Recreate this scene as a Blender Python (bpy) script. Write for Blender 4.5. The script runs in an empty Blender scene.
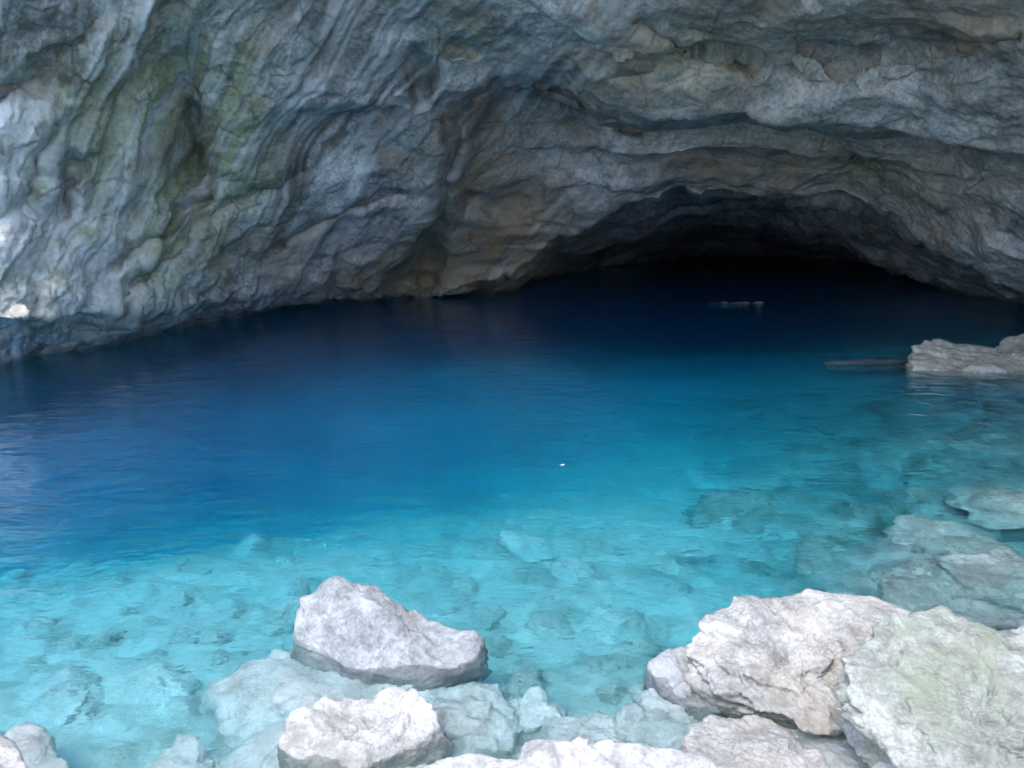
import bpy, bmesh, math, random
import numpy as np
from mathutils import Vector

random.seed(7)
S = bpy.context.scene
COL = S.collection
R = math.radians

# ------------------------------------------------------------------ camera
W, H, F = 1024, 768, 804.0
CAM = np.array([0.0, 0.0, 2.5])
PITCH = R(12.2)
cd = bpy.data.cameras.new("camera"); cam = bpy.data.objects.new("camera", cd); COL.objects.link(cam)
cam.location = CAM; cam.rotation_euler = (math.pi / 2 - PITCH, 0, 0)
cd.sensor_width = 36.0; cd.lens = F / W * 36.0; cd.clip_start = 0.05; cd.clip_end = 1000
S.camera = cam
CP, SP = math.cos(PITCH), math.sin(PITCH)


def at(px, py, Y):
    """world point seen near (px, py) that stands Y metres ahead of the shore"""
    px = np.asarray(px, float); py = np.asarray(py, float); Y = np.asarray(Y, float)
    a = (px - 512) / F; b = (384 - py) / F
    dx, dy, dz = a, CP + b * SP, -SP + b * CP
    t = Y / dy
    return np.stack([CAM[0] + dx * t, CAM[1] + Y + 0 * t, CAM[2] + dz * t], -1)


def on_z(px, py, z=0.0):
    a = (px - 512) / F; b = (384 - py) / F
    dx, dy, dz = a, CP + b * SP, -SP + b * CP
    t = (z - CAM[2]) / dz
    return np.array([dx * t, dy * t, z])


# ------------------------------------------------------------------ noise
_rng = np.random.RandomState(11)
PERM = _rng.permutation(256); PERM = np.concatenate([PERM, PERM, PERM])
G = _rng.normal(size=(256, 3)); G /= np.linalg.norm(G, axis=1)[:, None]


def perlin(p):
    p = np.asarray(p, float)
    i = np.floor(p).astype(np.int64); f = p - i; i &= 255
    u = f * f * f * (f * (f * 6 - 15) + 10)
    out = 0
    for dx in (0, 1):
        wx = u[..., 0] if dx else 1 - u[..., 0]
        for dy in (0, 1):
            wy = u[..., 1] if dy else 1 - u[..., 1]
            for dz in (0, 1):
                wz = u[..., 2] if dz else 1 - u[..., 2]
                h = PERM[PERM[PERM[(i[..., 0] + dx) & 255] + ((i[..., 1] + dy) & 255)] + ((i[..., 2] + dz) & 255)]
                g = G[h]
                d = g[..., 0] * (f[..., 0] - dx) + g[..., 1] * (f[..., 1] - dy) + g[..., 2] * (f[..., 2] - dz)
                out = out + wx * wy * wz * d
    return out * 1.5


def fbm(p, octaves=4, gain=0.5, ridged=False):
    s = 0; a = 1.0; q = np.array(p, float)
    for k in range(octaves):
        n = perlin(q + 17.3 * k)
        s = s + a * ((1 - 2 * np.abs(n)) - 0.4 if ridged else n)
        a *= gain; q = q * 2.07
    return s


def cell(p, jitter=0.9):
    """worley: nearest distance, gap to second nearest, and a random value of the cell"""
    i = np.floor(p).astype(np.int64)
    d1 = np.full(p.shape[:-1], 9.0); d2 = d1.copy(); val = np.zeros(p.shape[:-1])
    for dx in (-1, 0, 1):
        for dy in (-1, 0, 1):
            for dz in (-1, 0, 1):
                c = i + np.array([dx, dy, dz]); m = c & 255
                h = PERM[PERM[PERM[m[..., 0]] + m[..., 1]] + m[..., 2]]
                ctr = c + 0.5 + jitter * 0.5 * G[h]
                d = np.linalg.norm(p - ctr, axis=-1)
                n1 = d < d1
                d2 = np.where(n1, d1, np.minimum(d2, d)); val = np.where(n1, h / 255.0, val); d1 = np.where(n1, d, d1)
    return d1, d2 - d1, val


def facet(p, jitter=0.95):
    """broken rock: every worley cell is a plane of its own tilt, so the faces meet in edges"""
    i = np.floor(p).astype(np.int64)
    d1 = np.full(p.shape[:-1], 9.0); d2 = d1.copy(); v1 = np.zeros(p.shape[:-1]); v2 = v1.copy()
    for dx in (-1, 0, 1):
        for dy in (-1, 0, 1):
            for dz in (-1, 0, 1):
                c = i + np.array([dx, dy, dz]); m = c & 255
                h = PERM[PERM[PERM[m[..., 0]] + m[..., 1]] + m[..., 2]]
                q = p - (c + 0.5 + jitter * 0.5 * G[h])
                d = (q * q).sum(-1)
                v = (q * G[(h * 7 + 31) & 255]).sum(-1) + 0.28 * (h / 255.0 - 0.5)
                n1 = d < d1; n2 = ~n1 & (d < d2)
                v2 = np.where(n1, v1, np.where(n2, v, v2)); d2 = np.where(n1, d1, np.where(n2, d, d2))
                v1 = np.where(n1, v, v1); d1 = np.where(n1, d, d1)
    w = 0.5 * (1 - sstep(0, 0.12, np.sqrt(d2) - np.sqrt(d1)))
    return v1 * (1 - w) + v2 * w


def sstep(a, b, x):
    t = np.clip((x - a) / (b - a), 0, 1)
    return t * t * (3 - 2 * t)


# ------------------------------------------------------------------ mesh helpers
def mesh_from(name, verts, faces, mat=None, smooth=True):
    me = bpy.data.meshes.new(name)
    verts = np.asarray(verts, np.float32); faces = np.asarray(faces, np.int32)
    n = faces.shape[1]
    me.vertices.add(len(verts)); me.vertices.foreach_set("co", verts.ravel())
    me.loops.add(faces.size); me.loops.foreach_set("vertex_index", faces.ravel())
    me.polygons.add(len(faces)); me.polygons.foreach_set("loop_start", np.arange(0, faces.size, n, dtype=np.int32))
    if smooth:
        me.polygons.foreach_set("use_smooth", np.ones(len(faces), bool))
    me.update(calc_edges=True); me.validate()
    if mat: me.materials.append(mat)
    return me


def link(name, me, loc=(0, 0, 0)):
    o = bpy.data.objects.new(name, me); o.location = loc; COL.objects.link(o); return o


def grid_faces(nr, nc):
    r, c = np.meshgrid(np.arange(nr - 1), np.arange(nc - 1), indexing="ij")
    a = r * nc + c
    return np.stack([a, a + nc, a + nc + 1, a + 1], -1).reshape(-1, 4)


def grid_normals(P):
    du = np.gradient(P, axis=1); dv = np.gradient(P, axis=0)
    n = np.cross(du, dv); n /= np.linalg.norm(n, axis=-1, keepdims=True) + 1e-9
    return n


def blur(a, k, axis):
    for _ in range(k):
        b = a.copy()
        sl = [slice(None)] * a.ndim; s0 = sl[:]; s1 = sl[:]; s2 = sl[:]
        s0[axis] = slice(0, -2); s1[axis] = slice(1, -1); s2[axis] = slice(2, None)
        b[tuple(s1)] = 0.25 * a[tuple(s0)] + 0.5 * a[tuple(s1)] + 0.25 * a[tuple(s2)]
        a = b
    return a


def attr(me, name, vals):
    at_ = me.attributes.new(name, 'FLOAT', 'POINT'); at_.data.foreach_set("value", np.asarray(vals, np.float32).ravel())


# ------------------------------------------------------------------ materials
class NT:
    def __init__(s, name):
        s.m = bpy.data.materials.new(name); s.m.use_nodes = True; s.t = s.m.node_tree
        for n in list(s.t.nodes): s.t.nodes.remove(n)
        s.out = s.t.nodes.new("ShaderNodeOutputMaterial")

    def n(s, typ, ins=None, **kw):
        nd = s.t.nodes.new(typ)
        for k, v in kw.items(): setattr(nd, k, v)
        for k, v in (ins or {}).items():
            sock = nd.inputs[k]
            if isinstance(v, bpy.types.NodeSocket): s.t.links.new(v, sock)
            else: sock.default_value = v
        return nd

    def noise(s, vec, scale, detail=6, rough=0.6, dist=0.0):
        return s.n("ShaderNodeTexNoise", {"Vector": vec, "Scale": scale, "Detail": detail, "Roughness": rough, "Distortion": dist}).outputs["Fac"]

    def ramp(s, fac, stops):
        r = s.n("ShaderNodeValToRGB", {"Fac": fac}); e = r.color_ramp.elements
        while len(e) < len(stops): e.new(0.5)
        for el, (p, c) in zip(e, stops):
            el.position = p; el.color = (*c, 1) if len(c) == 3 else c
        return r.outputs["Color"]

    def mix(s, fac, a, b, mode='MIX'):
        m = s.n("ShaderNodeMix", data_type='RGBA', blend_type=mode)
        for idx, v in ((0, fac), (6, a), (7, b)):
            if isinstance(v, bpy.types.NodeSocket): s.t.links.new(v, m.inputs[idx])
            else: m.inputs[idx].default_value = v if not (isinstance(v, tuple) and len(v) == 3) else (*v, 1)
        return m.outputs[2]

    def math(s, op, a, b=0.0, clamp=False):
        m = s.n("ShaderNodeMath", operation=op, use_clamp=clamp)
        for k, v in ((0, a), (1, b)):
            if isinstance(v, bpy.types.NodeSocket): s.t.links.new(v, m.inputs[k])
            else: m.inputs[k].default_value = v
        return m.outputs[0]

    def at(s, name):
        return s.n("ShaderNodeAttribute", attribute_name=name).outputs["Fac"]

    def bump(s, h, strength, dist, prev=None):
        ins = {"Height": h, "Strength": strength, "Distance": dist}
        if prev is not None: ins["Normal"] = prev
        return s.n("ShaderNodeBump", ins).outputs["Normal"]

    def finish(s, color, rough, normal):
        b = s.n("ShaderNodeBsdfPrincipled", {"Base Color": color, "Roughness": rough, "Normal": normal})
        b.inputs["Specular IOR Level"].default_value = 0.25
        s.t.links.new(b.outputs[0], s.out.inputs["Surface"])
        return s.m


def cave_material():
    t = NT("cave_limestone")
    pos = t.n("ShaderNodeTexCoord").outputs["Object"]
    n1 = t.noise(pos, 0.45, 7, 0.62, 0.6)
    n2 = t.noise(pos, 2.6, 8, 0.68, 0.3)
    n3 = t.noise(pos, 14.0, 6, 0.7)
    col = t.ramp(n1, [(0.30, (0.17, 0.167, 0.155)), (0.45, (0.28, 0.277, 0.265)), (0.57, (0.40, 0.40, 0.39)), (0.70, (0.54, 0.53, 0.51))])
    col = t.mix(0.95, col, t.ramp(n2, [(0.34, (0.22, 0.28, 0.28)), (0.5, (0.5, 0.5, 0.5)), (0.70, (0.76, 0.75, 0.73))]), 'OVERLAY')
    col = t.mix(0.75, col, t.ramp(n3, [(0.34, (0.18, 0.22, 0.22)), (0.5, (0.5, 0.5, 0.5)), (0.68, (0.76, 0.76, 0.76))]), 'OVERLAY')
    fl = t.at("streak")
    col = t.mix(t.math('MULTIPLY', fl, 0.85), col, (0.58, 0.585, 0.58))
    col = t.mix(t.math('MULTIPLY', t.at('seep'), 0.8), col, (0.085, 0.08, 0.07))
    # tan mineral mottling
    tan = t.math('MULTIPLY', t.ramp(t.noise(pos, 0.9, 6, 0.65, 0.8), [(0.50, (0, 0, 0)), (0.66, (1, 1, 1))]), 0.55)
    col = t.mix(tan, col, (0.25, 0.19, 0.125))
    och = t.math('MULTIPLY', t.at("ochre"), t.ramp(n2, [(0.30, (0.15,) * 3), (0.62, (1,) * 3)]))
    col = t.mix(t.math('MULTIPLY', och, 1.1, True), col, (0.36, 0.25, 0.14))
    mo = t.math('MULTIPLY', t.at("moss"), t.ramp(t.noise(pos, 1.6, 8, 0.7, 0.6), [(0.30, (0.1,) * 3), (0.55, (1,) * 3)]))
    col = t.mix(t.math('MULTIPLY', t.math('MULTIPLY', mo, t.math('ADD', t.math('MULTIPLY', t.at('streak'), -0.7), 1.0)), 0.9, True), col, t.ramp(n3, [(0.3, (0.20, 0.215, 0.10)), (0.7, (0.44, 0.455, 0.28))]))
    ca = t.math('MULTIPLY', t.at("calcite"), t.ramp(n2, [(0.34, (0.1,) * 3), (0.58, (1,) * 3)]))
    col = t.mix(t.math('MULTIPLY', ca, 0.95, True), col, (0.66, 0.65, 0.62))
    da = t.math('MULTIPLY', t.at("stain"), t.ramp(t.noise(pos, 2.2, 8, 0.72), [(0.38, (0,) * 3), (0.60, (1,) * 3)]))
    col = t.mix(t.math('MULTIPLY', da, 0.8, True), col, (0.065, 0.06, 0.05))
    # thin dark cracks
    vor = t.n("ShaderNodeTexVoronoi", {"Vector": t.mix(0.12, pos, t.n("ShaderNodeTexNoise", {"Vector": pos, "Scale": 1.5, "Detail": 6.0}).outputs["Color"]), "Scale": 1.1}, feature='DISTANCE_TO_EDGE').outputs["Distance"]
    cr = t.math('MULTIPLY', t.ramp(vor, [(0.0, (1,) * 3), (0.035, (0,) * 3)]), t.ramp(t.noise(pos, 0.7, 3), [(0.50, (0,) * 3), (0.60, (1,) * 3)]))
    col = t.mix(t.math('MULTIPLY', cr, 0.55), col, (0.05, 0.047, 0.042))
    rg = t.n("ShaderNodeTexNoise", {"Vector": pos, "Scale": 2.2, "Detail": 10.0, "Roughness": 0.62}, noise_type='RIDGED_MULTIFRACTAL').outputs["Fac"]
    nb = t.bump(rg, 0.5, 0.04)
    nb = t.bump(t.noise(pos, 5.0, 10, 0.72, 0.4), 0.8, 0.04, nb)
    z = t.n("ShaderNodeSeparateXYZ", {0: pos}).outputs["Z"]
    wet = t.ramp(t.math('ADD', z, t.math('MULTIPLY', t.math('SUBTRACT', n2, 0.5), 0.5)), [(0.08, (1,) * 3), (0.16, (0,) * 3)])
    col = t.mix(t.math('MULTIPLY', wet, 0.6), col, (0.09, 0.085, 0.07))
    nb = t.bump(t.noise(pos, 28.0, 6, 0.75), 0.7, 0.02, nb)
    return t.finish(col, 0.82, nb)


def rock_material(name, lo, mid, hi, tint, tint_amt, scale=1.0, algae=0.0):
    t = NT(name)
    tc = t.n("ShaderNodeTexCoord").outputs["Object"]
    oi = t.n("ShaderNodeObjectInfo").outputs["Random"]
    pos = t.n("ShaderNodeVectorMath", {0: tc, 1: t.n("ShaderNodeCombineXYZ", {"X": t.math('MULTIPLY', oi, 37.0), "Y": t.math('MULTIPLY', oi, 11.0)}).outputs[0]}, operation='ADD').outputs[0]
    n1 = t.noise(pos, 2.2 * scale, 8, 0.66, 0.8)
    n2 = t.noise(pos, 10.0 * scale, 8, 0.7, 0.3)
    n3 = t.noise(pos, 55.0 * scale, 5, 0.7)
    col = t.ramp(n1, [(0.33, lo), (0.5, mid), (0.64, hi)])
    col = t.mix(0.7, col, t.ramp(n2, [(0.33, (0.25,) * 3), (0.5, (0.5,) * 3), (0.66, (0.74,) * 3)]), 'OVERLAY')
    col = t.mix(0.45, col, t.ramp(n3, [(0.35, (0.25,) * 3), (0.5, (0.5,) * 3), (0.66, (0.75,) * 3)]), 'OVERLAY')
    m = t.ramp(t.noise(pos, 3.2 * scale, 6, 0.68, 0.5), [(0.46, (0,) * 3), (0.62, (1,) * 3)])
    col = t.mix(t.math('MULTIPLY', m, tint_amt), col, tint)
    m2 = t.ramp(t.noise(pos, 4.5 * scale, 7, 0.7, 1.0), [(0.54, (0,) * 3), (0.66, (1,) * 3)])
    col = t.mix(t.math('MULTIPLY', m2, 0.4), col, (0.23, 0.185, 0.15))
    vor = t.n("ShaderNodeTexVoronoi", {"Vector": t.mix(0.10, pos, t.n("ShaderNodeTexNoise", {"Vector": pos, "Scale": 3.0 * scale, "Detail": 6.0}).outputs["Color"]), "Scale": 3.0 * scale}, feature='DISTANCE_TO_EDGE').outputs["Distance"]
    cr = t.math('MULTIPLY', t.ramp(vor, [(0.0, (1,) * 3), (0.03, (0,) * 3)]), t.ramp(t.noise(pos, 2.0 * scale, 3), [(0.50, (0,) * 3), (0.60, (1,) * 3)]))
    col = t.mix(t.math('MULTIPLY', cr, 0.3), col, (0.10, 0.085, 0.075))
    if algae:
        z = t.n("ShaderNodeSeparateXYZ", {0: t.n("ShaderNodeNewGeometry").outputs["Position"]}).outputs["Z"]
        w = t.math('ADD', z, t.math('MULTIPLY', t.math('SUBTRACT', n2, 0.5), 0.25))
        wet = t.ramp(w, [(0.02, (1,) * 3), (0.10, (0,) * 3)])
        col = t.mix(t.math('MULTIPLY', wet, algae), col, (0.25, 0.235, 0.20))
    nb = t.bump(t.noise(pos, 16.0 * scale, 9, 0.72, 0.3), 0.8, 0.018 / scale)
    rg = t.n("ShaderNodeTexNoise", {"Vector": pos, "Scale": 6.0 * scale, "Detail": 9.0, "Roughness": 0.6}, noise_type='RIDGED_MULTIFRACTAL').outputs["Fac"]
    nb = t.bump(rg, 0.55, 0.014 / scale, nb)
    pit = t.n("ShaderNodeTexVoronoi", {"Vector": pos, "Scale": 26.0 * scale, "Detail": 1.0}).outputs["Distance"]
    nb = t.bump(pit, 0.35, 0.01 / scale, nb)
    nb = t.bump(n3, 0.6, 0.008 / scale, nb)
    return t.finish(col, 0.8, nb)


M_CAVE = cave_material()
M_PALE = rock_material("pale_limestone", (0.24, 0.23, 0.21), (0.35, 0.337, 0.312), (0.47, 0.452, 0.42), (0.55, 0.48, 0.40), 0.45, 1.0, 0.55)
M_GREY = rock_material("grey_limestone", (0.19, 0.20, 0.20), (0.275, 0.285, 0.285), (0.39, 0.395, 0.39), (0.50, 0.505, 0.49), 0.5, 1.0, 0.12)
M_GREEN = rock_material("lichen_limestone", (0.23, 0.235, 0.20), (0.335, 0.34, 0.295), (0.46, 0.465, 0.42), (0.27, 0.30, 0.21), 0.7, 1.0, 0.4)
M_WHITE = rock_material("white_limestone", (0.30, 0.288, 0.27), (0.42, 0.405, 0.385), (0.55, 0.53, 0.51), (0.60, 0.54, 0.48), 0.5, 1.0, 0.5)
M_TAN = rock_material("tan_limestone", (0.24, 0.215, 0.17), (0.36, 0.33, 0.27), (0.50, 0.465, 0.40), (0.42, 0.35, 0.25), 0.5, 1.0, 0.2)
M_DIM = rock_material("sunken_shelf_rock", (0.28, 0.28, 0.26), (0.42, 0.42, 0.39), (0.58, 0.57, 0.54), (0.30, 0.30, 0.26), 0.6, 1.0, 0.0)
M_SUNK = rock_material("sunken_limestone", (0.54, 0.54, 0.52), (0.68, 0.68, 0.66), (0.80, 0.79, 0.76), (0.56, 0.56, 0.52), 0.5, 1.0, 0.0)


def seabed_material():
    t = NT("seabed_gravel")
    pos = t.n("ShaderNodeTexCoord").outputs["Object"]
    n1 = t.noise(pos, 0.8, 8, 0.65, 0.6); n2 = t.noise(pos, 5.0, 8, 0.7, 0.4)
    v = t.n("ShaderNodeTexVoronoi", {"Vector": pos, "Scale": 5.5, "Detail": 2.0, "Roughness": 0.6})
    vg = t.n("ShaderNodeSeparateColor", {0: v.outputs["Color"]}).outputs[0]
    col = t.ramp(n1, [(0.34, (0.54, 0.54, 0.50)), (0.5, (0.66, 0.65, 0.61)), (0.66, (0.76, 0.75, 0.71))])
    col = t.mix(0.3, col, t.ramp(vg, [(0.0, (0.20,) * 3), (0.6, (0.5,) * 3), (1.0, (0.8,) * 3)]), 'OVERLAY')
    col = t.mix(0.55, col, t.ramp(n2, [(0.34, (0.22,) * 3), (0.5, (0.5,) * 3), (0.66, (0.78,) * 3)]), 'OVERLAY')
    rockc = t.ramp(n2, [(0.34, (0.16, 0.16, 0.15)), (0.5, (0.36, 0.36, 0.34)), (0.66, (0.56, 0.55, 0.52))])
    col = t.mix(t.math('MULTIPLY', t.at('shelf'), 0.75), col, rockc)
    nb = t.bump(v.outputs["Distance"], 0.5, 0.03)
    nb = t.bump(n2, 0.8, 0.08, nb)
    return t.finish(col, 0.9, nb)


def water_material():
    t = NT("clear_sea_water")
    pos = t.n("ShaderNodeTexCoord").outputs["Object"]
    mp = t.n("ShaderNodeMapping", {"Vector": pos, "Scale": (1.0, 1.7, 1.0), "Rotation": (0, 0, R(12))}).outputs[0]
    a = t.noise(mp, 1.6, 3, 0.5, 0.3); b = t.noise(mp, 6.5, 3, 0.5, 0.4)
    nb = t.bump(a, 0.6, 0.07); nb = t.bump(b, 0.5, 0.016, nb)
    g = t.n("ShaderNodeBsdfGlass", {"Color": (1, 1, 1, 1), "Roughness": 0.0, "IOR": 1.333, "Normal": nb})
    t.t.links.new(g.outputs[0], t.out.inputs["Surface"])
    va = t.n("ShaderNodeVolumeAbsorption", {"Color": (0.0, 0.85, 0.948, 1), "Density": 0.80})
    vs = t.n("ShaderNodeVolumeScatter", {"Color": (0.10, 0.58, 1.0, 1), "Density": 0.055, "Anisotropy": 0.3})
    ad = t.n("ShaderNodeAddShader", {0: va.outputs[0], 1: vs.outputs[0]})
    t.t.links.new(ad.outputs[0], t.out.inputs["Volume"])
    return t.m


# ------------------------------------------------------------------ the cave
KX = np.array([-900, -400, -100, 0, 100, 200, 300, 400, 450, 500, 550, 600, 650, 700, 750, 800, 850, 900, 950, 1024, 1100, 1300, 1700], float)


def curve(pts):
    a = np.array(pts, float)
    return a


cols = np.concatenate([np.linspace(-900, -300, 90, endpoint=False), np.linspace(-300, -40, 150, endpoint=False), np.linspace(-40, 1064, 860, endpoint=False), np.linspace(1064, 1250, 90, endpoint=False), np.linspace(1250, 1700, 90)])


def C(pys, ys):
    """pys, ys: lists of (px, value)"""
    a = np.array(pys, float); b = np.array(ys, float)
    p = np.interp(cols, a[:, 0], a[:, 1]); y = np.interp(cols, b[:, 0], b[:, 1])
    return np.stack([cols, blur(p, 12, 0), blur(y, 30, 0)], -1)


c_top = C([(-900, -30), (1700, -30)],
          [(-900, 12), (-400, 11.2), (-100, 11.0), (0, 11.2), (100, 11.8), (200, 12.4), (300, 13.0), (400, 13.4), (500, 13.4), (600, 12.8), (700, 12.2), (800, 11.6), (900, 11.0), (1024, 10.2), (1100, 9.7), (1300, 8.5), (1700, 7)])
c_lipA = C([(-900, 90), (400, 92), (450, 95), (500, 84), (550, 104), (600, 122), (650, 121), (700, 112), (750, 111), (800, 119), (850, 128), (900, 134), (950, 141), (1024, 151), (1100, 157), (1300, 165), (1700, 165)],
           [(-900, 13), (-400, 12), (-100, 11.8), (0, 12.2), (100, 13.0), (200, 14.2), (300, 15.3), (400, 16.2), (500, 16.6), (600, 16.4), (700, 15.6), (800, 14.9), (900, 14.1), (1024, 12.9), (1100, 12.2), (1300, 10.5), (1700, 8)])
c_lipA2 = c_lipA.copy(); c_lipA2[:, 1] += 7
c_lipA2[:, 2] += np.interp(cols, [420, 480, 560, 640, 760, 900, 1000, 1200], [0.06, 0.6, 1.3, 2.0, 2.2, 1.7, 1.1, 0.6])
c_lipM = C([(-900, 220), (0, 215), (400, 200), (450, 190), (500, 165), (560, 150), (640, 158), (700, 150), (760, 152), (820, 150), (870, 165), (950, 185), (1024, 215), (1700, 225)],
           [(-900, 13.4), (-400, 12.5), (-100, 12.2), (0, 12.6), (100, 14.1), (200, 15.8), (300, 17.6), (400, 19.0), (500, 19.0), (600, 18.3), (700, 18.0), (800, 17.4), (900, 16.2), (1024, 14.2), (1300, 11.5), (1700, 9)])
c_lipM2 = c_lipM.copy(); c_lipM2[:, 1] += 5
c_lipM2[:, 2] += np.interp(cols, [500, 600, 700, 850, 900, 1000], [0.03, 0.5, 0.9, 0.9, 0.3, 0.05])
c_lipB = C([(-900, 330), (-100, 326), (0, 322), (100, 313), (200, 300), (300, 287), (400, 288), (450, 289), (500, 281), (530, 262), (560, 240), (600, 213), (640, 203), (690, 199), (740, 190), (800, 189), (840, 199), (880, 215), (920, 240), (960, 257), (1024, 281), (1100, 300), (1300, 330), (1700, 345)],
           [(-900, 12.2), (-400, 11.6), (-100, 11.4), (0, 11.9), (100, 14.0), (200, 16.6), (300, 19.7), (400, 21.8), (500, 22.0), (560, 21.2), (600, 20.7), (700, 20.4), (800, 19.6), (900, 18.0), (1024, 15.8), (1100, 14.5), (1300, 12), (1700, 9.5)])
jag = fbm(np.stack([cols / 38, 0 * cols, 0 * cols], -1), 4)
c_lipB[:, 1] += 7 * jag * np.interp(cols, [480, 560, 1024, 1200], [0, 1, 1, 0])
c_lipB2 = c_lipB.copy(); c_lipB2[:, 1] += np.interp(cols, [300, 500, 600, 1000], [10, 5, 5, 5])
c_lipB2[:, 2] += np.interp(cols, [-400, 0, 300, 450, 530, 600, 850, 1000, 1100], [0.5, 0.5, 0.7, 0.6, 1.4, 3.4, 4.0, 3.8, 2.8])
c_lipC = C([(-900, 364), (-100, 362), (0, 358), (100, 338), (200, 319), (300, 302), (400, 296), (500, 289), (540, 272), (600, 244), (650, 231), (700, 224), (780, 229), (850, 247), (900, 266), (960, 293), (1024, 318), (1100, 325), (1700, 360)],
           [(-900, 12.9), (-100, 12.4), (0, 12.9), (100, 15.2), (200, 18.0), (300, 21.6), (400, 23.2), (500, 24.5), (560, 27.5), (700, 29.5), (800, 28.5), (900, 26), (1024, 22), (1100, 19), (1300, 13.5), (1700, 10.5)])
c_lipC[:, 1] += 6 * jag[::-1] * np.interp(cols, [520, 600, 900, 1024], [0, 1, 1, 0])
c_lipC2 = c_lipC.copy(); c_lipC2[:, 1] += 4
c_lipC2[:, 2] += np.interp(cols, [-400, 500, 620, 900, 1024, 1200], [0.1, 0.3, 5, 5, 2.0, 0.2])
wl_y = np.interp(cols, [-900, -100, 0, 100, 200, 300, 400, 500, 560, 700, 800, 900, 1024, 1100, 1300, 1700],
                 [13.1, 12.7, 13.2, 15.5, 18.3, 22.0, 23.8, 27, 33, 44, 44, 39, 29, 22, 15, 11])


def world_row(Y, z):
    ref = at(cols, np.full_like(cols, 150.0), np.ones_like(cols))
    return np.stack([ref[:, 0] * Y, Y * np.ones_like(cols), z * np.ones_like(cols)], -1)


def px_row(c):
    return at(c[:, 0], c[:, 1], c[:, 2])


rows3 = []      # (3D row, pixel row y)
rowpy = []


def seg(a, b, n, pa, pb):
    for k in range(n):
        t = k / n
        rows3.append(a * (1 - t) + b * t); rowpy.append(pa * (1 - t) + pb * t)


rt = px_row(c_top)
ovh = np.interp(cols, [-400, -60, 150, 500, 1024, 1400], [-0.5, -0.3, 1.2, 4.5, 6.6, 6.5])  # unseen roof overhang, its reach shaped to keep sun and sky off the cave
up1 = rt.copy(); up1[:, 2] += 3.6; up1[:, 1] -= ovh; up1[:, 0] *= 1 - 0.5 * ovh / rt[:, 1]
up2 = up1.copy(); up2[:, 2] += 5; up2[:, 1] += 1.5
up3 = up2.copy(); up3[:, 2] += 18; up3[:, 1] += 8
up4 = up3.copy(); up4[:, 2] += 2; up4[:, 1] += 60  # unseen cap running back, added to block skylight from behind
one = np.ones_like(cols)
seg(up4, up3, 6, one * -900, one * -800); seg(up3, up2, 26, one * -800, one * -400)
seg(up2, up1, 30, one * -400, one * -200); seg(up1, rt, 50, one * -200, c_top[:, 1])


def pseg(a, b, n, ease=None):
    for k in range(n):
        t = k / n
        c = a * (1 - t) + b * t
        rows3.append(px_row(c)); rowpy.append(c[:, 1])


pseg(c_top, c_lipA, 95); pseg(c_lipA, c_lipA2, 12); pseg(c_lipA2, c_lipM, 70); pseg(c_lipM, c_lipM2, 10)
pseg(c_lipM2, c_lipB, 80); pseg(c_lipB, c_lipB2, 14); pseg(c_lipB2, c_lipC, 40); pseg(c_lipC, c_lipC2, 8)
last = px_row(c_lipC2)
wl = world_row(wl_y, 0.0); wl[:, 0] = last[:, 0] / last[:, 1] * wl_y
wlu = wl.copy(); wlu[:, 2] = -0.7; wlb = wl.copy(); wlb[:, 2] = -9; wlb[:, 1] += 1.0
seg(last, wl, 34, c_lipC2[:, 1], one * 330); seg(wl, wlu, 12, one * 330, one * 345); seg(wlu, wlb, 24, one * 345, one * 400)
P = np.array(rows3); PY = np.array(rowpy); PX = np.broadcast_to(cols, PY.shape)
P = blur(P, 3, 0); P = blur(P, 2, 1)

# hand-placed creases and hollows, cut along the ray away from the shore
def seg_dist(px, py, pts):
    d = np.full(px.shape, 1e9)
    for (x0, y0), (x1, y1) in zip(pts[:-1], pts[1:]):
        vx, vy = x1 - x0, y1 - y0
        t = np.clip(((px - x0) * vx + (py - y0) * vy) / (vx * vx + vy * vy + 1e-9), 0, 1)
        d = np.minimum(d, np.hypot(px - x0 - t * vx, py - y0 - t * vy))
    return d


wob = fbm(np.stack([PX / 45, PY / 45, 0 * PX], -1), 3)
wob2 = fbm(np.stack([PX / 45 + 31, PY / 45, 0 * PX + 9], -1), 3)
QX, QY = PX + 10 * wob, PY + 10 * wob2
cut = np.zeros_like(PX)
STROKES = [
    ([(494, 84), (458, 125), (442, 178), (436, 230), (424, 292)], 9, 0.95), ([(415, 62), (421, 80), (424, 104)], 9, 0.6), ([(452, 46), (470, 50)], 9, 0.5),
    ([(188, 60), (198, 120), (194, 172)], 26, 0.9), ([(194, 100), (196, 172)], 5, 0.5), ([(120, 262), (160, 232), (212, 196)], 6, 0.5),
    ([(0, 95), (40, 84), (75, 40), (98, 15)], 12, 0.4), ([(-20, 222), (14, 205), (36, 172), (52, 122)], 7, 0.55), ([(60, 205), (75, 160)], 12, 0.5),
    ([(640, 20), (700, 60), (742, 62)], 7, 0.45), ([(736, 62), (752, 74)], 7, 0.6), ([(806, 66), (834, 78), (910, 58), (965, 42), (1024, 30)], 5, 0.28),
    ([(130, 300), (150, 262), (210, 215), (300, 170)], 7, 0.35), ([(275, 245), (330, 215), (400, 195)], 6, 0.45),
    ([(455, 190), (500, 210), (540, 190)], 7, 0.25), ([(620, 66), (650, 62)], 5, 0.4), ([(540, 92), (600, 118), (640, 128)], 6, 0.5),
]
for pts, w, d in STROKES:
    cut += d * np.exp(-(seg_dist(QX, QY, pts) / w) ** 2)
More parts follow.
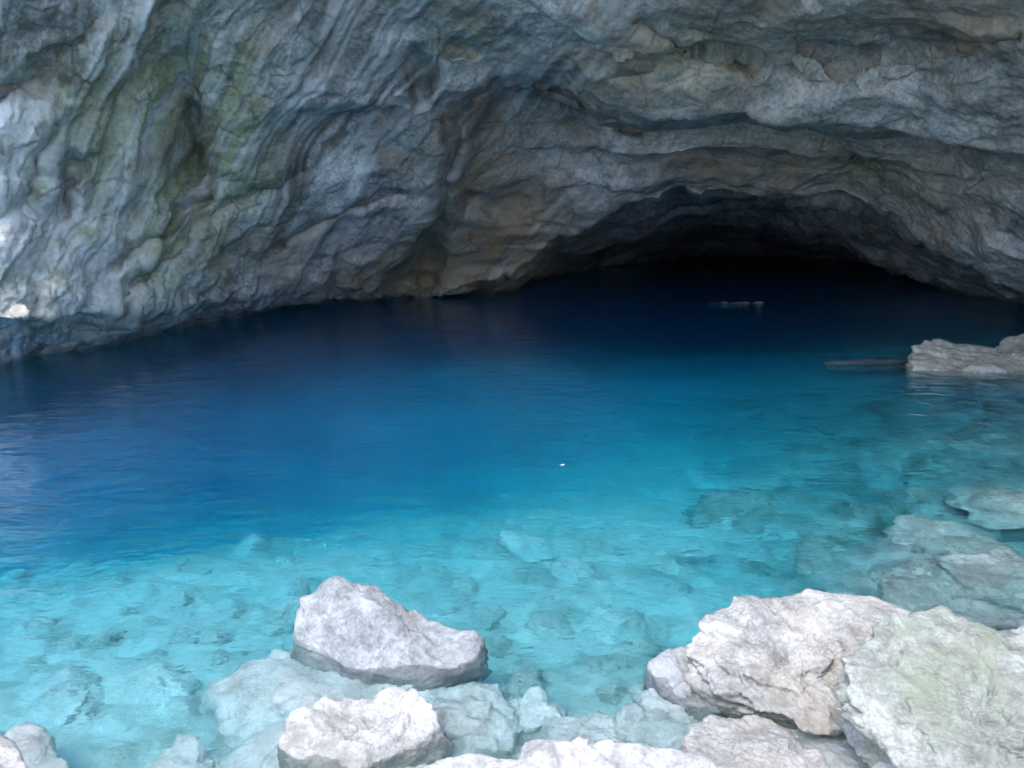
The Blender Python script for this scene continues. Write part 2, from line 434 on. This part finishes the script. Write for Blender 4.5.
# the left wall stands forward of the brown buttress
crx = np.interp(PY, [70, 90, 130, 180, 230, 295], [500, 494, 458, 442, 428, 372])
cut += 1.3 * sstep(-6, 30, QX - crx) * sstep(60, 110, PY) * (1 - sstep(520, 640, PX)) * (1 - sstep(280, 320, PY))
vdir = P - CAM; vdir /= np.linalg.norm(vdir, axis=-1, keepdims=True)
cut *= (PY > -60) * (PY < 320)
P = P + vdir * cut[..., None]

N = grid_normals(blur(blur(P, 8, 0), 8, 1))
N *= np.sign((N * (CAM - P)).sum(-1, keepdims=True) + 1e-9)
inb = sstep(-500, -200, PY)
left = 1 - sstep(420, 620, PX + 40 * wob)
# draped flowstone on the left wall: ribs running down to the left
k = np.interp(PX, [-400, 0, 120, 300, 480], [0.25, 0.32, 0.45, 0.85, 0.9])
phase = PX + k * PY + 16 * fbm(np.stack([PX / 120, PY / 120, 0 * PX + 3], -1), 3)
fl1 = 1 - 2 * np.abs(perlin(np.stack([phase / 52, PY / 480, 0 * PX], -1)))
fl2 = 1 - 2 * np.abs(perlin(np.stack([phase / 21, PY / 330, 0 * PX + 5], -1)))
fl3 = 1 - 2 * np.abs(perlin(np.stack([phase / 8.5, PY / 200, 0 * PX + 8], -1)))
disp = left * (0.12 * (fl1 - 0.5) * sstep(-0.5, 0.4, wob) + 0.10 * facet(np.stack([phase / 48, PY / 190, 0 * PX + 2], -1)) + 0.04 * facet(np.stack([phase / 20 + 9, PY / 85, 0 * PX + 6], -1)) + 0.012 * (fl3 - 0.5)) * np.clip(1 - sstep(275, 320, PY) * 0.85, 0, 1)
big = fbm(P * 0.33 + 4, 3)
disp += 0.26 * big
Pl = P * np.array([0.55, 0.8, 1.7])
disp += (1 - 0.6 * left) * 0.03 * fbm(Pl * 0.9 + 20, 4, 0.5, True)
disp += 0.02 * fbm(P * 1.1 + 8, 4, 0.52, True) * (1 - 0.35 * left)
# broken facets and ledges on the roof
wv = np.stack([big, fbm(P * 0.8, 3), fbm(P * 0.8 + 50, 3)], -1)
disp += (1 - 0.45 * left) * 0.32 * facet(Pl * 0.42 + 0.07 * wv)
disp += (1 - 0.55 * left) * 0.11 * facet(Pl * 1.0 + 0.08 * wv + 7)
disp += (1 - 0.5 * left) * 0.028 * facet(Pl * 2.6 + 0.10 * wv + 13) * sstep(-0.3, 0.3, fbm(P * 0.5 + 31, 2))
fine = fbm(P * 4.6, 4, 0.6, True)
disp += 0.016 * fine
# knobbly water-worn foot of the wall
foot = sstep(255, 300, PY) * (PX < 520)
disp += foot * 0.10 * fbm(P * 1.9 + 90, 4, 0.55)
P = P + N * (disp * (0.35 + 0.65 * inb))[..., None]


def blob(x, y, rx, ry, rot=0.0):
    c, s = math.cos(rot), math.sin(rot)
    dx, dy = QX - x, QY - y
    u = (c * dx + s * dy) / rx; v = (-s * dx + c * dy) / ry
    return np.exp(-(u * u + v * v))


sk = perlin(np.stack([phase / 13, PY / 300, 0 * PX + 15], -1)) + 0.6 * perlin(np.stack([phase / 5, PY / 150, 0 * PX + 25], -1))
leftw = 1 - sstep(560, 700, PX)
streakn = sstep(-0.05, 0.85, sk + 0.5 * (fl1 - 0.4) + 0.35 * wob) * leftw
sk2 = perlin(np.stack([phase / 17 + 50, PY / 350, 0 * PX + 45], -1)) + 0.6 * perlin(np.stack([phase / 6 + 9, PY / 170, 0 * PX + 65], -1))
seepn = sstep(0.35, 0.9, sk2 + 0.4 * wob2) * leftw
moss = 1.5 * blob(100, 190, 80, 95, -0.4) + 1.5 * blob(190, 145, 62, 110) + 0.5 * blob(60, 300, 80, 40) + blob(235, 120, 30, 70) + 0.5 * blob(40, 285, 60, 20) + 0.7 * blob(140, 230, 60, 40) + 0.6 * blob(60, 90, 50, 60) \
    + 0.4 * blob(430, 240, 30, 60) + 0.7 * blob(190, 345, 120, 14, -0.15) + 0.5 * blob(455, 40, 30, 25) + 0.35 * blob(700, 60, 60, 40) + 0.25 * blob(860, 180, 60, 30)
ochre = 1.2 * blob(440, 275, 120, 28, -0.1) + 0.8 * blob(520, 240, 70, 60, -0.4) + 0.5 * blob(480, 160, 50, 80) + 0.45 * blob(100, 215, 40, 60) + 0.35 * blob(640, 60, 90, 60) \
    + 0.35 * blob(760, 60, 120, 60) + 0.6 * blob(960, 20, 90, 40) + 0.4 * blob(930, 200, 70, 40) + 0.35 * blob(300, 250, 60, 30) + 0.7 * blob(760, 165, 130, 30)
calc = 1.5 * blob(10, 160, 50, 75, 0.2) + 0.8 * blob(45, 250, 80, 70) + 0.4 * blob(90, 270, 90, 40, -0.3) + 0.5 * blob(70, 235, 40, 30, 0.6) + 0.6 * blob(105, 290, 30, 30) + 0.45 * blob(125, 160, 9, 110, 0.15) + 0.4 * blob(330, 250, 14, 70, 0.7) + 0.35 * blob(30, 235, 30, 25)
stain = 1.0 * blob(65, 60, 60, 45) + 0.9 * blob(10, 30, 45, 45) + 0.7 * blob(70, 180, 14, 40, 0.3) + 0.5 * blob(190, 90, 10, 90) + 0.6 * blob(420, 80, 10, 35) + 0.5 * blob(200, 170, 8, 50) \
    + 0.7 * blob(980, 30, 80, 40) + 0.6 * blob(700, 30, 40, 30) + 0.5 * blob(850, 70, 60, 12) + 0.35 * blob(560, 30, 60, 30) + 0.5 * blob(130, 320, 100, 10, -0.12)
me = mesh_from("cave", P.reshape(-1, 3), grid_faces(*PX.shape), M_CAVE)
for nm, v in (("streak", streakn), ("seep", seepn), ("moss", moss), ("ochre", ochre), ("calcite", calc), ("stain", stain)):
    attr(me, nm, np.clip(v, 0, 1))
cave = link("cave", me); cave["kind"] = "structure"

# ------------------------------------------------------------------ the sea bed and the shore
ctrl = []   # x, y, z
def cp(px, py, z):      # a ray bends down at the surface: the bed it meets lies about 0.8 depths farther on
    p = on_z(px, py, 0.0); k = 1 + max(-z, 0) * 0.8 * 0.85 / math.hypot(p[0], p[1]); ctrl.append((p[0] * k, p[1] * k, z))
for px, py, z in [(0, 760, -0.7), (120, 740, -0.7), (0, 660, -0.9), (150, 650, -0.9), (0, 590, -1.2), (150, 590, -1.1), (300, 600, -1.0), (450, 590, -1.0), (560, 640, -0.9), (600, 590, -1.1),
                  (500, 720, -0.55), (300, 740, -0.6), (0, 555, -2.4), (100, 555, -2.0), (250, 550, -1.35), (0, 525, -3.9), (150, 525, -3.4), (320, 525, -2.3), (500, 520, -1.4), (650, 530, -1.4), (780, 560, -1.2), (900, 560, -0.6), (1000, 560, -0.5), (1000, 640, -0.2),
                  (50, 490, -5.3), (200, 490, -4.9), (380, 490, -3.5), (520, 480, -2.8), (100, 450, -6.2), (300, 450, -5.8), (500, 440, -4.5), (650, 450, -2.8), (800, 450, -2.1), (930, 470, -1.1), (1020, 460, -0.9), (1020, 400, -0.9),
                  (0, 400, -6.5), (150, 400, -6.5), (300, 390, -6.2), (500, 400, -5.0), (500, 360, -4.6), (650, 370, -4.2), (780, 380, -2.9), (880, 385, -1.8), (950, 385, -1.2), (850, 355, -1.8), (700, 330, -5.5), (500, 320, -5.5), (900, 335, -2.5), (760, 305, -5),
                  (700, 690, -0.5), (850, 700, -0.1), (1000, 720, 0.1)]:
    cp(px, py, z)
ctrl += [(0, 2.6, 0.05), (-2.2, 2.7, -0.5), (-3.5, 2.5, -0.6), (2.5, 2.6, 0.3), (0, 1.6, 0.45), (0, 0, 0.85), (-3, 0, 0.6), (3, 0, 1.0), (-3, 1.6, 0.1), (-8, 1, -0.8), (-8, -4, 0.6), (8, 3, 0.6), (8, 0, 1.4), (0, -6, 1.9), (0, -14, 5.0), (-10, -10, 2.6), (10, -10, 4.5), (7, 6, 0.0), (9, 9, -0.2),
         (0, -30, 12), (-40, -30, 5), (40, -30, 12), (-30, 0, -3), (-30, 15, -8), (30, 0, 6), (25, 20, 0), (0, 35, -3), (-30, 40, -8), (30, 40, -2), (-14, 6, -4.0), (-15, 11, -5.5)]  # unseen slope behind the camera, raised to block low sky light
ctrl = np.array(ctrl)


def tps_fit(xy, z, lam=0.02):
    n = len(xy); d = np.linalg.norm(xy[:, None] - xy[None], axis=-1)
    K = np.where(d > 0, d * d * np.log(d + 1e-9), 0) + lam * np.eye(n)
    Pm = np.c_[np.ones(n), xy]
    A = np.block([[K, Pm], [Pm.T, np.zeros((3, 3))]])
    return np.linalg.solve(A, np.r_[z, 0, 0, 0])


TW = tps_fit(ctrl[:, :2], ctrl[:, 2])


def bed_base(x, y):
    x = np.asarray(x, float); y = np.asarray(y, float); s = TW[-3] + TW[-2] * x + TW[-1] * y
    for (cx, cy, _), w in zip(ctrl, TW[:-3]):
        d2 = (x - cx) ** 2 + (y - cy) ** 2
        s = s + w * np.where(d2 > 0, 0.5 * d2 * np.log(d2 + 1e-12), 0)
    return np.clip(np.where(s < 0, s * 0.8, s), -9, 14)


def bed(x, y, masks=False):
    z = bed_base(x, y); p = np.stack([x, y, 0 * z], -1)
    amp = np.clip(0.3 + 0.12 * np.abs(z), 0.3, 0.9)
    h = amp * (0.30 * fbm(p * 0.6 + 3, 4, 0.55)) + 0.05 * fbm(p * 3.1 + 40, 4, 0.6)
    d1, gap, val = cell(p * np.array([1.3, 1.3, 1]) + 0.3 * np.stack([fbm(p * 1.2, 2), fbm(p * 1.2 + 5, 2), 0 * z], -1))
    h = h + 0.24 * (val - 0.45) * sstep(0.0, 0.35, gap) * sstep(-0.2, 0.3, 0.6 * fbm(p * 0.35 + 77, 2) - 0.12 + 0.10 * x)
    d1, gap, val = cell(p * 4.2)
    h = h + 0.03 * (val - 0.3) * sstep(0.0, 0.4, gap) + 0.10 * facet(p * np.array([1.8, 1.8, 1]) + 4)* sstep(-1.0, 3.0, x)
    d1, gap, val = cell(p * np.array([0.9, 1.3, 1]) + 21 + 0.12 * np.stack([fbm(p * 1.5, 3), fbm(p * 1.5 + 5, 3), 0 * z], -1))
    shelf = sstep(1.0, 3.2, x - 0.12 * (y - 5)) * sstep(2.0, 4.0, y) * (1 - sstep(11, 15, y))
    h = h + shelf * (0.30 * (val - 0.5) - 0.28 * (1 - sstep(0.02, 0.16, gap)) + 0.12 * facet(p * np.array([1.6, 2.2, 1]) + 9))
    return (z + h, shelf) if masks else z + h


gx = np.concatenate([np.linspace(-60, -9, 60, endpoint=False), np.linspace(-9, 13, 520, endpoint=False), np.linspace(13, 60, 60)])
gy = np.concatenate([np.linspace(-60, 1.5, 60, endpoint=False), np.linspace(1.5, 9, 300, endpoint=False), np.linspace(9, 18, 170, endpoint=False), np.linspace(18, 60, 90)])
X, Yg = np.meshgrid(gx, gy)
Z, SHELF = bed(X, Yg, True)
me = mesh_from("seabed", np.stack([X, Yg, Z], -1).reshape(-1, 3), grid_faces(*X.shape), seabed_material())
attr(me, "shelf", SHELF)
sb = link("seabed", me); sb["kind"] = "structure"

# ------------------------------------------------------------------ the water
bm = bmesh.new(); bmesh.ops.create_cube(bm, size=1.0)
for v in bm.verts:
    v.co = Vector((v.co.x * 118, 20 + v.co.y * 76, -7.5 + v.co.z * 15))
me = bpy.data.meshes.new("water"); bm.to_mesh(me); bm.free(); me.materials.append(water_material())
wa = link("water", me); wa["kind"] = "structure"

# ------------------------------------------------------------------ boulders
_ico = {}
def ico(n):
    if n not in _ico:
        b = bmesh.new(); bmesh.ops.create_icosphere(b, subdivisions=n, radius=1.0)
        b.verts.ensure_lookup_table()
        _ico[n] = (np.array([v.co[:] for v in b.verts]), np.array([[v.index for v in f.verts] for f in b.faces])); b.free()
    return _ico[n]


def hull_planes(pts):
    b = bmesh.new()
    for p in pts: b.verts.new(p)
    bmesh.ops.convex_hull(b, input=b.verts[:])
    c = np.mean(pts, 0); pl = []
    for f in b.faces:
        n = np.array(f.normal[:]); 
        if np.linalg.norm(n) < 0.5: continue
        h = float(n @ (np.array(f.verts[0].co[:]) - c))
        if h < 0: n, h = -n, -h
        if all(abs(h - hh) > 1e-3 or n @ nn < 0.999 for nn, hh in pl): pl.append((n, max(h, 1e-3)))
    b.free()
    return c, pl


def rock_mesh(name, pts, mat, seed, n=6, p=22, rough=1.0, layer=0.0, chip=1.0):
    pts = np.asarray(pts, float)
    c, pl = hull_planes(pts)
    D, Fc = ico(n)
    s = 0
    for nn, h in pl:
        s = s + np.maximum(D @ nn / h, 0) ** p
    r = s ** (-1 / p)
    V = D * r[:, None]
    ext = pts.max(0) - pts.min(0); L = float(np.sort(ext)[1:].mean())
    q = (V + seed * 13.7) / L
    nrm = D + 0.0
    g = fbm(q * 1.6, 3)
    d = 0.05 * g
    wv = np.stack([g, fbm(q * 2, 2), fbm(q * 2 + 9, 2)], -1)
    d = d + chip * (0.085 * facet(q * 1.9 + 0.15 * wv) + 0.040 * facet(q * 4.4 + 0.2 * wv + 5) + 0.012 * facet(q * 11 + 0.3 * wv + 11) * sstep(-0.2, 0.3, g))
    d = d + rough * (0.014 * fbm(q * 4.2, 4, 0.55, True) + 0.008 * fbm(q * 16, 4, 0.6, True))
    if layer:
        zz = q[:, 2] * 9 + 1.2 * g + 1.5 * q[:, 0]
        fr = zz - np.floor(zz)
        d = d + layer * 0.03 * (sstep(0, 0.25, fr) - fr)
    V = V + nrm * (d * L)[:, None]
    return mesh_from(name, V, Fc, mat), c


GROUP_OUT = "boulders along the near shore"


def boulder(name, pts, mat, seed, label, cat="boulder", group=None, zb=None, spread=1.06, grow=1.0, **kw):
    """pts: (px, py, Y) of the visible corners; the foot is carried down to zb"""
    top = np.array([at(a, b, y) for a, b, y in pts])
    top = top.mean(0) + (top - top.mean(0)) * grow
    allp = top
    if zb is not None:
        c = top.mean(0); low = top.copy()
        low[:, :2] = c[:2] + (top[:, :2] - c[:2]) * spread; low[:, 2] = zb
        allp = np.vstack([top, low])
    me, c = rock_mesh(name, allp, mat, seed, **kw)
    o = link(name, me, c)
    o["label"] = label; o["category"] = cat
    if group: o["group"] = group
    return o


boulder("boulder", [(330, 577, 4.55), (372, 581, 4.62), (412, 596, 4.55), (442, 618, 4.45), (477, 640, 4.32), (474, 657, 4.15), (420, 683, 3.97), (345, 668, 4.05), (290, 636, 4.32), (303, 603, 4.5)],
        M_GREY, 1, "light grey wedge shaped boulder rising alone from the turquoise shallows", zb=-0.75, spread=1.12, n=7, chip=0.8, p=45, group=GROUP_OUT)
boulder("boulder", [(295, 705, 3.55), (330, 692, 3.66), (395, 684, 3.7), (428, 700, 3.62), (442, 726, 3.45), (410, 748, 3.33), (335, 775, 3.2), (278, 748, 3.35)],
        M_WHITE, 2, "white topped boulder with grey flanks just in front of the grey wedge boulder", zb=-0.6, spread=1.3, n=7, p=22, group=GROUP_OUT)
boulder("boulder", [(395, 768, 2.95), (440, 742, 3.03), (505, 735, 3.05), (560, 729, 3.08), (602, 724, 3.08), (650, 734, 3.05), (705, 748, 3.0), (745, 775, 2.9), (720, 880, 2.5), (420, 880, 2.5)],
        M_WHITE, 3, "broad whitish boulder cut off by the middle of the bottom edge", zb=-0.4, n=7, p=16, group=GROUP_OUT)
boulder("boulder", [(684, 652, 4.0), (702, 632, 4.1), (722, 604, 4.3), (762, 600, 4.4), (828, 588, 4.5), (872, 598, 4.4), (910, 620, 4.2), (905, 660, 3.9), (862, 700, 3.7), (838, 735, 3.5), (790, 722, 3.5), (735, 700, 3.6), (700, 692, 3.75), (672, 678, 3.9)],
        M_PALE, 4, "big cream boulder with a cracked overhanging side on the right shore", zb=-0.25, spread=0.68, n=7, p=26, layer=1.2, chip=1.1, rough=1.3, grow=1.07, group=GROUP_OUT)
boulder("boulder", [(648, 668, 4.05), (662, 652, 4.15), (690, 648, 4.2), (735, 690, 3.9), (720, 706, 3.7), (690, 708, 3.72), (662, 695, 3.85)],
        M_GREY, 5, "small dark grey boulder wedged below the left end of the big cream boulder", zb=-0.5, n=6, group=GROUP_OUT)
boulder("boulder", [(682, 728, 3.35), (705, 712, 3.45), (730, 704, 3.5), (775, 716, 3.45), (820, 740, 3.3), (835, 775, 3.05), (800, 810, 2.9), (700, 800, 2.9), (680, 760, 3.1)],
        M_PALE, 6, "rough beige boulder below the big cream boulder, at the bottom edge", zb=-0.3, n=7, p=16, group=GROUP_OUT)
boulder("boulder", [(842, 690, 3.35), (862, 662, 3.5), (905, 625, 3.75), (950, 612, 3.85), (1000, 617, 3.8), (1090, 622, 3.7), (1140, 720, 3.2), (1100, 860, 2.6), (960, 840, 2.65), (915, 775, 2.9), (868, 725, 3.15)],
        M_GREEN, 7, "greenish grey boulder filling the bottom right corner", zb=-0.1, spread=0.62, n=7, p=26, layer=0.8, chip=1.3, rough=1.3, group=GROUP_OUT)
boulder("boulder", [(-60, 738, 3.0), (-10, 727, 3.1), (12, 735, 3.07), (26, 762, 2.9), (20, 800, 2.7), (-70, 800, 2.7)],
        M_WHITE, 8, "bright white boulder at the bottom left corner", zb=-0.7, n=6, p=18, chip=0.6, grow=1.12, group=GROUP_OUT)

SUNK = "boulders lying under the water"
boulder("boulder", [(5, 740, 3.5), (28, 727, 3.6), (52, 737, 3.55), (72, 768, 3.3), (60, 800, 3.1), (5, 800, 3.1)],
        M_SUNK, 9, "pale grey boulder just awash next to the bright white corner boulder", zb=-0.8, n=6, p=18, group=SUNK)
for i, (pts, z, zb, lab, mat) in enumerate([
    ([(208, 690), (278, 650), (360, 648), (470, 672), (455, 730), (430, 800), (222, 800)], -0.21, -0.9, "wide pale slab lying just under water around the white topped boulder", M_SUNK),
    ([(430, 708), (455, 684), (500, 682), (524, 718), (515, 748), (450, 752), (428, 730)], -0.2, -0.7, "rounded pale sunken boulder right of the white topped boulder", M_SUNK),
    ([(548, 722), (590, 708), (640, 710), (686, 728), (690, 770), (610, 790), (552, 770)], -0.2, -0.6, "sunken bluish boulder behind the broad whitish boulder", M_SUNK),
    ([(150, 760), (185, 742), (222, 748), (235, 800), (150, 810)], -0.22, -0.9, "sunken boulder left of the wide pale slab, at the bottom edge", M_SUNK),
    ([(515, 700), (535, 690), (560, 700), (565, 722), (525, 728)], -0.25, -0.8, "small round sunken boulder between two larger ones near the bottom edge", M_SUNK),
    ([(570, 625), (600, 608), (640, 612), (650, 632), (600, 645), (572, 640)], None, 0, "dim flat sunken boulder in the turquoise middle of the pool", M_SUNK),
    ([(872, 540), (900, 520), (960, 530), (1040, 570), (1060, 610), (960, 605), (900, 575)], -0.36, -1.0, "big pale sunken ledge behind the greenish boulder", M_SUNK),
    ([(985, 500), (1010, 488), (1060, 500), (1060, 530), (1000, 525)], -0.75, -1.2, "sunken boulder cut by the right edge, beyond the big sunken ledge", M_SUNK),
    ([(880, 580), (915, 572), (950, 590), (955, 612), (890, 615)], -0.32, -0.8, "flat sunken rock just behind the crest of the big cream boulder", M_SUNK),
    ([(700, 508), (760, 505), (790, 530), (740, 552), (690, 535)], None, 0, "faint pale sunken boulder right of the floating white scrap", M_SUNK),
    ([(640, 690), (665, 682), (700, 700), (690, 720), (645, 715)], -0.15, -0.6, "sunken rock in the gap beneath the dark grey boulder", M_SUNK),
    ([(120, 680), (165, 668), (210, 690), (205, 725), (140, 730)], None, 0, "dim sunken boulder deep in the turquoise left of the wide pale slab", M_SUNK),
    ([(30, 690), (70, 670), (110, 690), (100, 730), (40, 730)], None, 0, "shadowy sunken boulder above the grey boulder of the left corner", M_SUNK),
]):
    if z is None:
        m = np.mean(pts, 0); q = on_z(m[0], m[1], -0.4)
        zb = float(bed(q[:1], q[1:2])[0]) - 0.15; z = zb + 0.2
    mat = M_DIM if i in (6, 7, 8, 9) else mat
    top = np.array([on_z(a, b, z * 0.5) for a, b in pts]); top[:, 2] = z + 0.05 * np.sin(3 * np.arange(len(pts)) + i)
    c = top.mean(0); hi = c + (top - c) * 0.6; hi[:, 2] += 0.06 + 0.03 * np.cos(np.arange(len(hi)) * 2.1)
    low = c + (top - c) * 1.12; low[:, 2] = zb
    me, c = rock_mesh("boulder", np.vstack([top, hi, low]), mat, 20 + i, n=6, p=30, chip=1.5)
    o = link("boulder", me, c); o["label"] = lab; o["category"] = "boulder"; o["group"] = SUNK

FAR = "rocks at the waterline inside the cave"
boulder("rock", [(908, 362, 12.9), (914, 346, 13.3), (945, 342, 13.7), (980, 344, 13.7), (1000, 352, 13.4), (1003, 374, 12.55), (960, 375, 12.45), (915, 371, 12.6)],
        M_TAN, 40, "pale low rock on the far right waterline, dark roof above it", "rock", FAR, zb=-0.9, n=6, p=40, layer=2.2, chip=0.7)
boulder("rock", [(985, 348, 13.6), (1000, 336, 14.0), (1045, 332, 14.0), (1090, 345, 13.6), (1090, 385, 12.3), (1000, 378, 12.3), (990, 368, 12.6)],
        M_TAN, 41, "smaller tan rock cut by the right edge, touching the pale low rock", "rock", FAR, zb=-0.9, n=6, p=18)
boulder("rock", [(822, 361, 13.4), (845, 359, 13.6), (890, 359, 13.6), (912, 360, 13.55), (905, 364, 13.3), (850, 364, 13.3)],
        M_GREY, 42, "flat dark rock lying awash in the water left of the pale low rock", "rock", FAR, zb=-0.9, n=6, p=18)
boulder("rock", [(705, 302.4, 22.3), (725, 301.6, 22.3), (752, 302, 22.3), (765, 302.8, 22.2), (735, 304, 22.0)],
        M_GREY, 43, "faint low rock deep in the darkness of the cave", "rock", FAR, zb=-1.0, n=5, p=18)
boulder("stone", [(6, 312, 11.75), (12, 304, 11.85), (24, 303, 11.9), (33, 309, 11.8), (30, 318, 11.65), (12, 319, 11.6)],
        M_PALE, 44, "small white stone caught on the foot of the left cave wall", "stone", None, zb=None, n=5, p=14)

# ------------------------------------------------------------------ loose stones on the bed, each its own object
protos = []; dim_protos = []
for i in range(7):
    r = np.random.RandomState(100 + i)
    d = r.normal(size=(16, 3)); d /= np.linalg.norm(d, axis=1)[:, None]
    d *= np.array([0.5, 0.38 + 0.1 * r.rand(), 0.24 + 0.08 * r.rand()])
    protos.append(rock_mesh("stone", d, M_SUNK, 60 + i, n=5, p=40, chip=1.4)[0])
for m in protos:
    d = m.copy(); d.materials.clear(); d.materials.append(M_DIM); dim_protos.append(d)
LAB2 = "dull grey stone lying under water among the cracked rock of the right hand shallows"
LAB = "loose pale stone lying under water on the pale gravel floor of the pool"
rs = np.random.RandomState(5); placed = []
for tries in range(4000):
    if len(placed) >= 190: break
    if rs.rand() < 0.62: px, py = rs.uniform(660, 1030), rs.uniform(385, 590)
    else: px, py = rs.uniform(10, 680), rs.uniform(560, 700)
    p = on_z(px, py, 0.0); z0 = float(bed(np.array([p[0]]), np.array([p[1]]))[0])
    t = on_z(px, py, z0 * 0.8)
    x, y = t[0], t[1]; z0 = float(bed(np.array([x]), np.array([y]))[0])
    if z0 > -0.12 or z0 < -3: continue
    big_ok = px > 780 and py < 600
    s = float(rs.choice([0.5, 0.8, 1.1, 1.5]) if big_ok and len(placed) < 22 else rs.choice([0.16, 0.22, 0.3, 0.45, 0.7], p=[0.25, 0.3, 0.25, 0.14, 0.06]))
    if -z0 < 0.22 * s + 0.05: continue
    if any((x - a) ** 2 + (y - b) ** 2 < (0.42 * (s + c)) ** 2 for a, b, c in placed): continue
    placed.append((x, y, s))
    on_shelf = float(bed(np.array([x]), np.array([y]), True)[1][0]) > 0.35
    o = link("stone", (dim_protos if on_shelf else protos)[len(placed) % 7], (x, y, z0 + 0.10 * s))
    o.scale = (s, s, s * rs.uniform(0.7, 1.1) * (0.55 if s > 0.45 else 1)); o.rotation_euler = (rs.uniform(-.25, .25), rs.uniform(-.25, .25), rs.uniform(0, 6.28))
    o["label"] = LAB2 if on_shelf else LAB; o["category"] = "stone"; o["group"] = "stones among the right hand shallows" if on_shelf else "loose stones on the pool floor"

# ------------------------------------------------------------------ the white scrap afloat
t = NT("white_scrap")
b = t.finish((0.85, 0.85, 0.83, 1), 0.6, t.bump(t.noise(t.n("ShaderNodeTexCoord").outputs["Object"], 60, 4), 0.4, 0.003))
nu, nv = 17, 7; vs = []
for sgn in (1, -1):
    for i in range(nu):
        u = i / (nu - 1); wdt = 0.5 * 0.022 * math.sin(math.pi * u) ** 0.6 * (1.15 - 0.4 * u)
        for j in range(nv):
            v = j / (nv - 1) * 2 - 1
            z = 0.006 + 0.012 * (2 * u - 1) ** 2 + 0.25 * wdt * v * v + sgn * 0.0014 * (1 - v * v)
            vs.append(((u - 0.5) * 0.06, v * wdt + 0.004 * math.sin(3 * u), z))
fs = []
for k in range(2):
    f = grid_faces(nu, nv) + k * nu * nv
    fs.append(f if k else f[:, ::-1])
me = mesh_from("scrap", vs, np.vstack(fs), b)
p = on_z(562, 466, 0.0)
o = link("scrap", me, p); o.rotation_euler = (0, 0, 0.5)
o["label"] = "tiny white scrap floating alone on the open blue water"; o["category"] = "floating scrap"

# ------------------------------------------------------------------ light
SUN_EL, SUN_AZ = R(63), R(205)      # azimuth clockwise from +Y: behind the shore and to the left
wd = bpy.data.worlds.new("World"); S.world = wd; wd.use_nodes = True
nt = wd.node_tree; bg = nt.nodes["Background"]
sky = nt.nodes.new("ShaderNodeTexSky"); sky.sky_type = 'NISHITA'; sky.sun_disc = False
sky.sun_elevation = SUN_EL; sky.sun_rotation = SUN_AZ
nt.links.new(sky.outputs[0], bg.inputs[0]); bg.inputs[1].default_value = 0.12
ld = bpy.data.lights.new("sun", 'SUN'); ld.energy = 0.75; ld.angle = R(25); ld.color = (1.0, 0.965, 0.90)
lo = bpy.data.objects.new("sun", ld); COL.objects.link(lo)
to_sun = Vector((math.sin(SUN_AZ) * math.cos(SUN_EL), math.cos(SUN_AZ) * math.cos(SUN_EL), math.sin(SUN_EL)))
lo.rotation_euler = to_sun.to_track_quat('Z', 'Y').to_euler(); lo.location = (-5, -8, 15)

S.view_settings.view_transform = 'Standard'; S.view_settings.look = 'None'; S.view_settings.gamma = 1
S.view_settings.use_curve_mapping = False; S.view_settings.exposure = 2.25
S.cycles.use_denoising = True
S.cycles.max_bounces = 10; S.cycles.transmission_bounces = 8; S.cycles.volume_bounces = 2; S.cycles.diffuse_bounces = 5; S.cycles.glossy_bounces = 4
S.cycles.sample_clamp_indirect = 8
